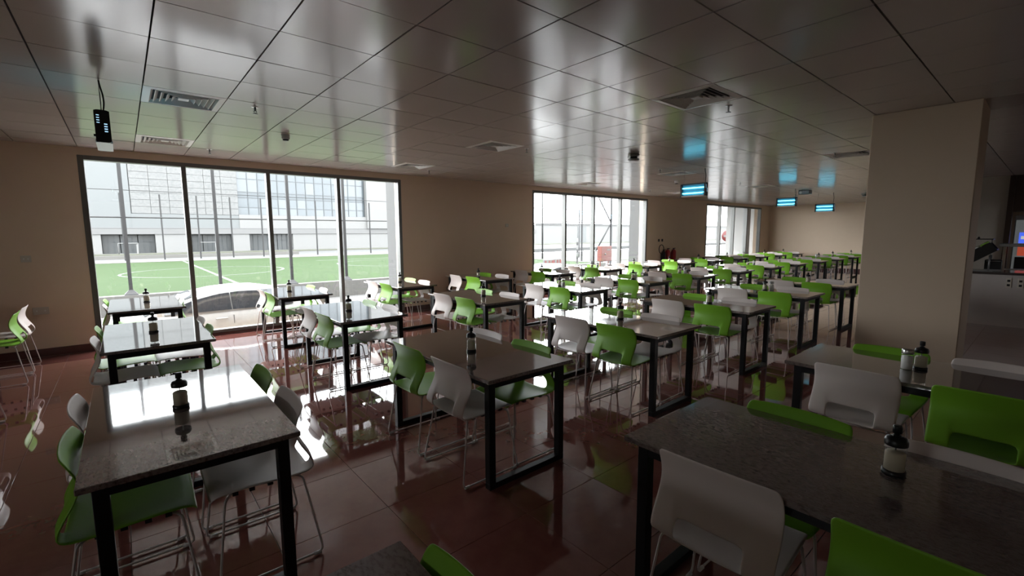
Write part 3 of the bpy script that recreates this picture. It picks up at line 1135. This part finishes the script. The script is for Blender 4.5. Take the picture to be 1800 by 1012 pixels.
# dark doorway frame and fridge
b = B(); bx(b, 15.45, 15.75, -3.04, -2.95, 0, H + .02); struct('door_frame_kitchen', b, M['dwood'])
b = B(); bx(b, 15.5, 15.75, -8.0, -3.04, 2.08, H + .02); struct('trim_kitchen_header', b, M['dwood'])
t = thing('drinks_fridge', 'lit drinks fridge beyond the kitchen opening at right edge', 'fridge', (15.85, -3.5, 0))
b = B(); bx(b, .02, .6, -.42, .42, 0, 2.0); obj('body', b, t, m=M['dull'])
b = B(); bx(b, 0, .02, -.40, .40, .15, 1.9); obj('door', b, t, m=M['litgrey'])
b = B(); bx(b, -.012, 0, -.36, .40, 1.70, 1.86); obj('lit_top_panel', b, t, m=M['litgrey'])
b = B(); bx(b, -.016, -.0122, -.36, .33, 1.38, 1.62); ob = obj('header_panel', b, t, m=M['blueimg'])
b = B(); bx(b, -.018, -.016, -.3, .3, 1.47, 1.54); obj('white_lettering_bar', b, ob, m=M['litwhite'])
b = B(); bx(b, -.012, 0, -.36, .33, 1.10, 1.30); obj('red_drinks_poster', b, t, m=M['litred'])
b = B(); bx(b, -.012, 0, -.36, .36, .75, 1.07); obj('dark_shelf', b, t, m=M['bl_plastic'])


# ------------------------------------------------------------------ outside
ZG, ZP = -0.85, -0.25
b = B(); bx(b, -60, 160, YO, 15.1, ZG - .2, ZG)
bx(b, -60, 160, -60, Y0 - .2, ZG - .2, ZG)
CP = struct('ground_car_park', b, M['asphalt'])
b = B(); bx(b, -60, 24, 15.1, 38.6, ZP - .9, ZP)
PITCHO = struct('ground_pitch', b, M['turf'])
b = B(); bx(b, -60, 160, 39.4, 160, ZP - .5, ZP - .05)
struct('road_far', b, M['road'])
b = B(); bx(b, 24, 160, 15.1, 39.4, ZG - .2, ZG + .02)
struct('ground_yard', b, M['asphalt'])
b = B()
bx(b, -60, 24, 14.9, 15.25, ZG, ZP + .03)
bx(b, 23.8, 24.1, 15.25, 39.4, ZG, ZP + .03)
struct('kerb_near', b, M['concrete'])
b = B(); bx(b, -60, 24, 38.2, 39.4, ZG, ZP + .03); struct('kerb_far', b, M['concrete'])
b = B(); bx(b, -60, 14, 46, 46.5, ZP - .05, ZP + .25); struct('kerb_road', b, M['concrete'])
b = B(); bx(b, -60, 160, 55.5, 60, ZP - .05, ZP + .02); struct('ground_verge', b, M['verge'])
b = B(); bx(b, 24.5, 160, 30, 33, ZG, ZG + .04); struct('ground_verge_yard', b, M['verge'])
b = B(); bx(b, 26, 160, 22, 23, ZG + .02, ZG + .1); struct('kerb_yard', b, M['concrete'])


def ring_line(cx, cy, r, a0=0, a1=2 * PI, wd=.12, n=64):
    b = B()
    prev = None
    for k in range(n + 1):
        a = a0 + (a1 - a0) * k / n
        p = [b.verts.new((cx + (r + s * wd / 2) * math.cos(a), cy + (r + s * wd / 2) * math.sin(a), ZP + .006)) for s in (-1, 1)]
        if prev:
            b.faces.new((prev[0], p[0], p[1], prev[1]))
        prev = p
    return b


obj('pitch_line', ring_line(3.72, 25.3, 3.6), PITCHO, m=M['line'])
obj('pitch_line', ring_line(14.6, 25.6, 3.7), PITCHO, m=M['line'])
b = B(); bx(b, 3.66, 3.80, 15.25, 38.2, ZP, ZP + .006); obj('pitch_line', b, PITCHO, m=M['line'])
b = B(); bx(b, 11.2, 22, 31.5, 31.62, ZP, ZP + .006); obj('pitch_line', b, PITCHO, m=M['line'])

# near fence: each post a thing of its own part of one fence
FN = thing('pitch_fence', 'tall post and wire fence along the near side of pitch', 'fence', (0, 15.15, ZP + .03))
for x in (.46, 2.9, 5.25, 7.35, 9.8, 12.2, 14.6):
    b = B(); bx(b, x - .048, x + .048, -.048, .048, 0, 6.0); po = obj('post', b, FN, m=M['post'])
    b = B()
    v = [b.verts.new((x + sx * hx, sy * hx, z)) for z, hx in ((0, .17), (.02, .17), (.16, .056)) for sx, sy in ((-1, -1), (1, -1), (1, 1), (-1, 1))]
    for q in range(2):
        for k in range(4):
            b.faces.new((v[4 * q + k], v[4 * q + (k + 1) % 4], v[4 * q + 4 + (k + 1) % 4], v[4 * q + 4 + k]))
    obj('base_plate', b, po, m=M['post'])
for z, r in ((2.44, .022), (3.28, .011)):
    b = B(); tube(b, [(-20, 0, z), (24, 0, z)], r, 5); obj('wire', b, FN, m=M['wire'])
FF = thing('pitch_fence', 'thin post fence along the far side of the pitch', 'fence', (0, 42, ZP))
for x in (-4.3, -1.9, .45, 2.85, 5.25, 7.6, 9.95, 12.3, 14.6, 17.2, 19.9, 22.4):
    b = B(); bx(b, x - .05, x + .05, -.05, .05, 0, 5.1)
    obj('post', b, FF, m=M['post'])
b = B(); tube(b, [(-10, 0, 2.45), (28, 0, 2.45)], .012, 5); obj('wire', b, FF, m=M['wire'])
# corner brace posts seen through the second window
FC = thing('corner_posts', 'tall braced corner posts seen through second window', 'post', (25.9, 16.0, ZG))
b = B(); bx(b, -.05, .05, -.05, .05, 0, 6.5); obj('post', b, FC, m=M['post'])
b = B(); bx(b, .0, .09, 2.6, 2.69, 0, 6.0); obj('post', b, FC, m=M['post'])
b = B(); tube(b, [(0, 0, 3.2), (-1.3, 0.4, 5.4)], .05, 6); obj('brace', b, FC, m=M['post'])
b = B(); tube(b, [(0, 0, 3.2), (-1.1, 0.4, 1.3)], .05, 6); obj('brace', b, FC, m=M['post'])
b = B(); tube(b, [(0, 0, 3.22), (-6, 0, 3.22)], .025, 5); obj('wire', b, FC, m=M['wire'])
tp_ = thing('lamp_post', 'slim tall pole left in second window', 'post', (25.2, 22.0, ZG))
b = B(); tube(b, [(0, 0, 0), (0, 0, 7.5)], .06, 8); obj('pole', b, tp_, m=M['post'])
b = B(); bx(b, -.14, .14, -.14, .14, 0, .04); obj('base_plate', b, tp_, m=M['post'])
tp2 = dup(tp_, 'shorter slim pole right of the tall pole in second window', (36.2, 28.0, ZG - 2.6), 0)
# building beyond the pitch
BD = thing('building', 'large pale building with screen panels and curtain glass beyond pitch', 'building', (0, 60, ZP))
def bpart(name, x0, x1, y0, y1, z0, z1, m, parent=BD, bevel=0):
    b = B(); bx(b, x0, x1, y0 - 60, y1 - 60, z0 - ZP, z1 - ZP, bevel=bevel)
    return obj(name, b, parent, m=M[m])
bpart('cladding_wall', -14, 1.3, 60, 62, 2.5, 17.0, 'clad')
bpart('back_wall', 1.3, 11.3, 60.25, 62, 2.5, 17.0, 'render2')
bpart('curtain_back', 11.3, 27.1, 60.6, 62, 2.5, 17.0, 'recess')
bpart('white_wing', 27.1, 45, 59.6, 62, 2.5, 17.0, 'render')
bpart('lintel_band', -14, 60, 59.8, 62, 1.8, 2.5, 'render2')
bpart('ledge', 11.3, 27.1, 59.9, 60.6, 2.5, 4.1, 'render')
bpart('ledge', 1.3, 11.3, 59.97, 60.25, 2.5, 4.0, 'clad')
ops = [(-1.3, 3.15, -.3), (6.1, 10.5, -.3), (12.25, 17.2, -.5)]
xs = -14
for (a, c, z0) in ops:
    bpart('pier', xs, a, 59.9, 62, ZP, 1.8, 'render')
    xs = c
bpart('pier', xs, 60, 59.9, 62, ZP, 1.8, 'render')
for (a, c, z0) in ops:
    bpart('recess_wall', a, c, 61.2, 62, ZP, 1.8, 'recess')
    n = 3
    for k in range(n):
        xa, xb = a + (c - a) * k / n, a + (c - a) * (k + 1) / n
        pn = bpart('shop_window', xa + .04, xb - .04, 60.9, 61.0, ZP, 1.75, 'shopglass')
        for q in (1, 2):
            xm = xa + (xb - xa) * q / 3
            bpart('glazing_bar', xm - .03, xm + .03, 60.84, 60.9, ZP, 1.75, 'mull', pn)
        bpart('glazing_bar', xa + .04, xb - .04, 60.84, 60.9, .95, 1.02, 'mull', pn)
# screen panels
for i in range(6):
    for j in range(17):
        xa = 1.36 + 1.66 * i
        za = 4.03 + .735 * j
        bpart('panel', xa + .015, xa + 1.645, 60.03 + .02 * ((i + j) % 2), 60.2, za + .012, za + .723, 'screen')
# curtain wall panes
zs = [4.1, 5.0, 6.15, 6.85, 8.4, 9.95, 11.2, 12.0, 13.5, 15.2, 16.9]
for i in range(14):
    xa = 11.36 + 1.12 * i
    for j in range(len(zs) - 1):
        mt = 'pane_c' if j in (2, 6) else random.choice(['pane_a', 'pane_a', 'pane_b'])
        if i >= 11 and j not in (2, 6):
            mt = 'pane_b'
        if i == 0 and j in (3, 4):
            mt = 'pane_b'
        pn = bpart('pane', xa + .03, xa + 1.09, 60.42, 60.5, zs[j] + .03, zs[j + 1] - .03, mt)
for i in range(15):
    xa = 11.33 + 1.12 * i
    bpart('mullion', xa - .03, xa + .05, 60.36, 60.42, 4.1, 16.9, 'mull')
for z in zs:
    bpart('transom', 11.3, 27.1, 60.38, 60.42, z - .03, z + .03, 'mull')
# low annex further right
AN = thing('building', 'low white annex building behind the poles in second window', 'building', (60, 60, ZG))
b = B(); bx(b, 0, 80, 0, 4, 0, 4.2); obj('wall', b, AN, m=M['render'])
b = B(); bx(b, 0, 80, -.15, 0, 4.2, 4.5); obj('parapet', b, AN, m=M['render2'])
b = B(); bx(b, 11.8, 14.4, -.06, 0, 0, 3.9); obj('door_panel', b, AN, m=M['clad'])
# small goals
for gx, lab in ((-.0, 'left small white football goal by the building'), (7.0, 'right small white football goal by the building')):
    g = thing('football_goal', lab, 'goal', (gx, 58.5, ZP + .02), 0, 'small goals')
    b = B()
    tube(b, rounded([(0, 0, 0), (0, 0, 1.1), (1.6, 0, 1.1), (1.6, 0, 0)], .05, 2), .04, 6)
    obj('front_frame', b, g, m=M['render'])
    b = B()
    tube(b, rounded([(0, 0, 1.1), (0, .6, 0), (1.6, .6, 0), (1.6, 0, 1.1)], .05, 2), .025, 6)
    obj('back_frame', b, g, m=M['render'])
    b = B(); bx(b, 1.45, 1.6, -.05, .05, 0, 1.0); obj('side_pad', b, g, m=M['render'])


# ------------------------------------------------------------------ cars
def make_car(label, loc, rz):
    """x forward is -x here: bonnet towards -x; ground z=0; width along y"""
    t = thing('car', label, 'car', loc, rz, 'white parked cars')
    hw = .9
    # stations: x, z_low, z_shoulder (belt), half width at belt
    st = [(-2.35, .35, .62, .62), (-2.25, .22, .74, .76), (-1.9, .20, .86, .84), (-1.2, .20, .97, .885), (-.75, .20, 1.03, .895), (0, .20, 1.06, .90),
          (.9, .20, 1.08, .90), (1.5, .20, 1.10, .89), (2.0, .22, 1.09, .86), (2.25, .28, 1.02, .80), (2.33, .42, .92, .70)]
    b = B()
    rings = []
    for x, zl, zs_, w_ in st:
        ring = [(-w_ * .86, zl), (-w_ * 1.0, zl + (zs_ - zl) * .35), (-w_ * 1.005, zl + (zs_ - zl) * .7), (-w_ * .97, zs_ * .97), (-w_ * .86, zs_), (0, zs_ + .035),
                (w_ * .86, zs_), (w_ * .97, zs_ * .97), (w_ * 1.005, zl + (zs_ - zl) * .7), (w_ * 1.0, zl + (zs_ - zl) * .35), (w_ * .86, zl)]
        rings.append([b.verts.new((x, y, z)) for y, z in ring])
    for A, C_ in zip(rings[:-1], rings[1:]):
        for k in range(len(A)):
            f = b.faces.new((A[k], A[(k + 1) % len(A)], C_[(k + 1) % len(A)], C_[k])); f.smooth = True
    b.faces.new(rings[0]); b.faces.new(rings[-1][::-1])
    obj('body', b, t, m=M['carpaint'])
    # glasshouse: side arc x -> roof height
    arc = [(-.95, 1.04), (-.6, 1.19), (-.2, 1.335), (.2, 1.42), (.6, 1.45), (1.0, 1.43), (1.35, 1.36), (1.65, 1.25), (1.95, 1.10)]

    def half(zr):
        return .86 - (zr - 1.05) * .62
    # roof skin with dark glass sides
    b = B()
    rr_ = []
    for x, zr in arc:
        w_ = half(zr)
        rr_.append([b.verts.new((x, y, z)) for y, z in ((-w_, zr - .012), (-w_ * .9, zr + .012), (0, zr + .03), (w_ * .9, zr + .012), (w_, zr - .012))])
    for A, C_ in zip(rr_[:-1], rr_[1:]):
        for k in range(4):
            f = b.faces.new((A[k], A[k + 1], C_[k + 1], C_[k])); f.smooth = True
    obj('roof', b, t, m=M['carpaint'])
    for s in (-1, 1):
        for x0, x1 in ((-.82, .40), (.415, 1.5)):
            b = B()
            n = 8
            A, C_ = [], []
            for k in range(n + 1):
                x = x0 + (x1 - x0) * k / n
                zr = None
                for (xa, za), (xb, zb) in zip(arc[:-1], arc[1:]):
                    if xa <= x <= xb:
                        zr = za + (zb - za) * (x - xa) / (xb - xa)
                zt = max(zr - .045, 1.10)
                A.append(b.verts.new((x, s * .872, 1.085)))
                C_.append(b.verts.new((x, s * (half(zt) + .006), zt)))
            for k in range(n):
                f = b.faces.new((A[k], A[k + 1], C_[k + 1], C_[k])); f.smooth = True
            obj('side_window', b, t, m=M['carglass'])
        # pillar skin behind glass
        b = B()
        A, C_ = [], []
        for x, zr in arc:
            A.append(b.verts.new((x, s * .868, 1.02)))
            C_.append(b.verts.new((x, s * half(zr), zr - .012)))
        for k in range(len(arc) - 1):
            f = b.faces.new((A[k], A[k + 1], C_[k + 1], C_[k])); f.smooth = True
        obj('side_pillar', b, t, m=M['carpaint'])
        # mirror
        b = B(); box(b, (-.72, s * .98, 1.12), (.14, .20, .13), bevel=.035); obj('side_mirror', b, t, m=M['carpaint'])
        for x0 in (-.55, .42, 1.35):
            b = B(); bx(b, x0 - .004, x0 + .004, s * .897 - .006, s * .897 + .006, .32, .98); obj('door_seam', b, t, m=M['trimline'])
        for x0 in (.22, 1.15):
            b = B(); box(b, (x0, s * .905, .93), (.20, .03, .03), bevel=.008); obj('door_handle', b, t, m=M['carpaint'])
        for xw in (-1.4, 1.32):
            b = B(); lathe(b, [(0, -.10), (.25, -.10), (.325, -.08), (.33, 0), (.325, .08), (.25, .10), (0, .10)], 24)
            bmesh.ops.rotate(b, cent=(0, 0, 0), matrix=Matrix.Rotation(PI / 2, 3, 'X'), verts=b.verts)
            bmesh.ops.translate(b, vec=(xw, s * .82, .33), verts=b.verts)
            wh = obj('wheel', b, t, m=M['tyre'])
            b = B(); lathe(b, [(0, -.012), (.21, -.012), (.22, 0), (.21, .012), (0, .012)], 18)
            bmesh.ops.rotate(b, cent=(0, 0, 0), matrix=Matrix.Rotation(PI / 2, 3, 'X'), verts=b.verts)
            bmesh.ops.translate(b, vec=(xw, s * .92, .33), verts=b.verts)
            obj('rim', b, wh, m=M['dull'])
            b = B(); lathe(b, [(.345, -.02), (.40, -.02), (.40, .02), (.345, .02)], 24)
            bmesh.ops.rotate(b, cent=(0, 0, 0), matrix=Matrix.Rotation(PI / 2, 3, 'X'), verts=b.verts)
            bmesh.ops.translate(b, vec=(xw, s * .885, .33), verts=b.verts)
            obj('wheel_arch', b, t, m=M['trimline'])
    # windscreen, rear window
    b = B()
    vs = [b.verts.new(v) for v in ((-.93, -.76, 1.075), (-.93, .76, 1.075), (-.15, .62, 1.375), (-.15, -.62, 1.375))]
    b.faces.new(vs); obj('windscreen', b, t, m=M['carglass'])
    b = B()
    vs = [b.verts.new(v) for v in ((1.88, -.72, 1.155), (1.88, .72, 1.155), (1.42, .62, 1.365), (1.42, -.62, 1.365))]
    b.faces.new(vs); obj('rear_window', b, t, m=M['carglass'])
    for s in (-1, 1):
        b = B(); box(b, (-2.17, s * .62, .66), (.2, .28, .12), bevel=.03); obj('headlamp', b, t, m=M['steel'])
        b = B(); box(b, (2.22, s * .64, .86), (.14, .28, .14), bevel=.03); obj('tail_lamp', b, t, m=M['red'])
    return t


car = make_car('white parked car right outside the first window', (1.48, 7.25, ZG), 0)
dup(car, 'white parked car outside the second window', (11.0, 7.45, ZG), 0)

# red box and small things through second window
t = thing('hose_cabinet', 'big red cabinet on legs outside the second window', 'cabinet', (20.2, 12.0, ZG))
b = B(); bx(b, -.43, .43, -.15, .15, 1.02, 1.82, bevel=.01); obj('cabinet_body', b, t, m=M['redbox'])
b = B(); bx(b, .02, .30, -.156, -.15, 1.58, 1.66); obj('white_marking', b, t, m=M['render'])
b = B(); lathe(b, [(0, -.005), (.05, -.005), (.05, .005), (0, .005)], 14)
bmesh.ops.rotate(b, cent=(0, 0, 0), matrix=Matrix.Rotation(PI / 2, 3, 'X'), verts=b.verts)
bmesh.ops.translate(b, vec=(-.12, -.156, 1.4), verts=b.verts)
obj('round_handle', b, t, m=M['render'])
for s in (-1, 1):
    b = B(); bx(b, s * .35 - .03, s * .35 + .03, -.03, .03, 0, 1.02); obj('leg', b, t, m=M['redbox'])
t = thing('hose_cabinet', 'small faded red box on a post outside second window', 'cabinet', (24.9, 16.0, ZG))
t.location = (25.05, 16.0, ZG)
t.location = (27.7, 16.0 + .0, ZG)
t.location = (24.99, 16.0, ZG)
b = B(); bx(b, -.22, .22, -.1, .1, .92, 1.42, bevel=.01); obj('cabinet_body', b, t, m=M['redbox'])
b = B(); bx(b, -.03, .03, -.03, .03, 0, .92); obj('leg', b, t, m=M['post'])
for k, (x, y) in enumerate(((19.9, 16.0), (20.9, 16.3))):
    t = thing('barrier', '%s red and white plastic barrier outside second window' % ('left' if k == 0 else 'right'), 'barrier', (x, y, ZG + .0), 0, 'plastic barriers')
    b = B(); bx(b, -.42, .42, -.15, .15, 0, .12); bx(b, -.40, .40, -.06, .06, .12, .95, bevel=.02); obj('body', b, t, m=M['render'])
    for q in (-.27, .05, .3):
        b = B(); bx(b, q - .07, q + .07, -.066, .066, .62, .88); obj('red_band', b, t, m=M['signred'])
for k, (x, y, l) in enumerate(((17.25, 16.0, 'striped bollard at left in second window'), (22.5, 16.0, 'striped bollard by the middle of second window'),
                               (28.7, 16.0, 'striped bollard beside the pale column in second window'))):
    t = thing('bollard', l, 'bollard', (x, y, ZG), 0, 'striped bollards')
    b = B(); lathe(b, [(0, 0), (.06, 0), (.06, 2.15), (0, 2.2)], 10); obj('post', b, t, m=M['render'])
    for q in range(4):
        b = B(); lathe(b, [(.062, .4 + .45 * q), (.062, .6 + .45 * q)], 10); obj('dark_band', b, t, m=M['trimline'])
t = thing('road_sign', 'round red sign seen through the third window', 'sign', (27.9, 9.0, ZG))
b = B(); tube(b, [(0, 0, 0), (0, 0, 2.6)], .035, 8); obj('pole', b, t, m=M['post'])
b = B(); lathe(b, [(0, -.015), (.34, -.015), (.34, .015), (0, .015)], 24)
bmesh.ops.rotate(b, cent=(0, 0, 0), matrix=Matrix.Rotation(PI / 2, 3, 'X'), verts=b.verts)
bmesh.ops.rotate(b, cent=(0, 0, 0), matrix=Matrix.Rotation(-1.0, 3, 'Z'), verts=b.verts)
bmesh.ops.translate(b, vec=(0, -.05, 2.3), verts=b.verts)
sg_ = obj('sign_plate', b, t, m=M['signred'])
b = B(); box(b, (0, 0, 0), (.46, .01, .11))
bmesh.ops.rotate(b, cent=(0, 0, 0), matrix=Matrix.Rotation(-1.0, 3, 'Z'), verts=b.verts)
bmesh.ops.translate(b, vec=(-.015, -.062, 2.3), verts=b.verts)
obj('white_bar', b, sg_, m=M['render'])
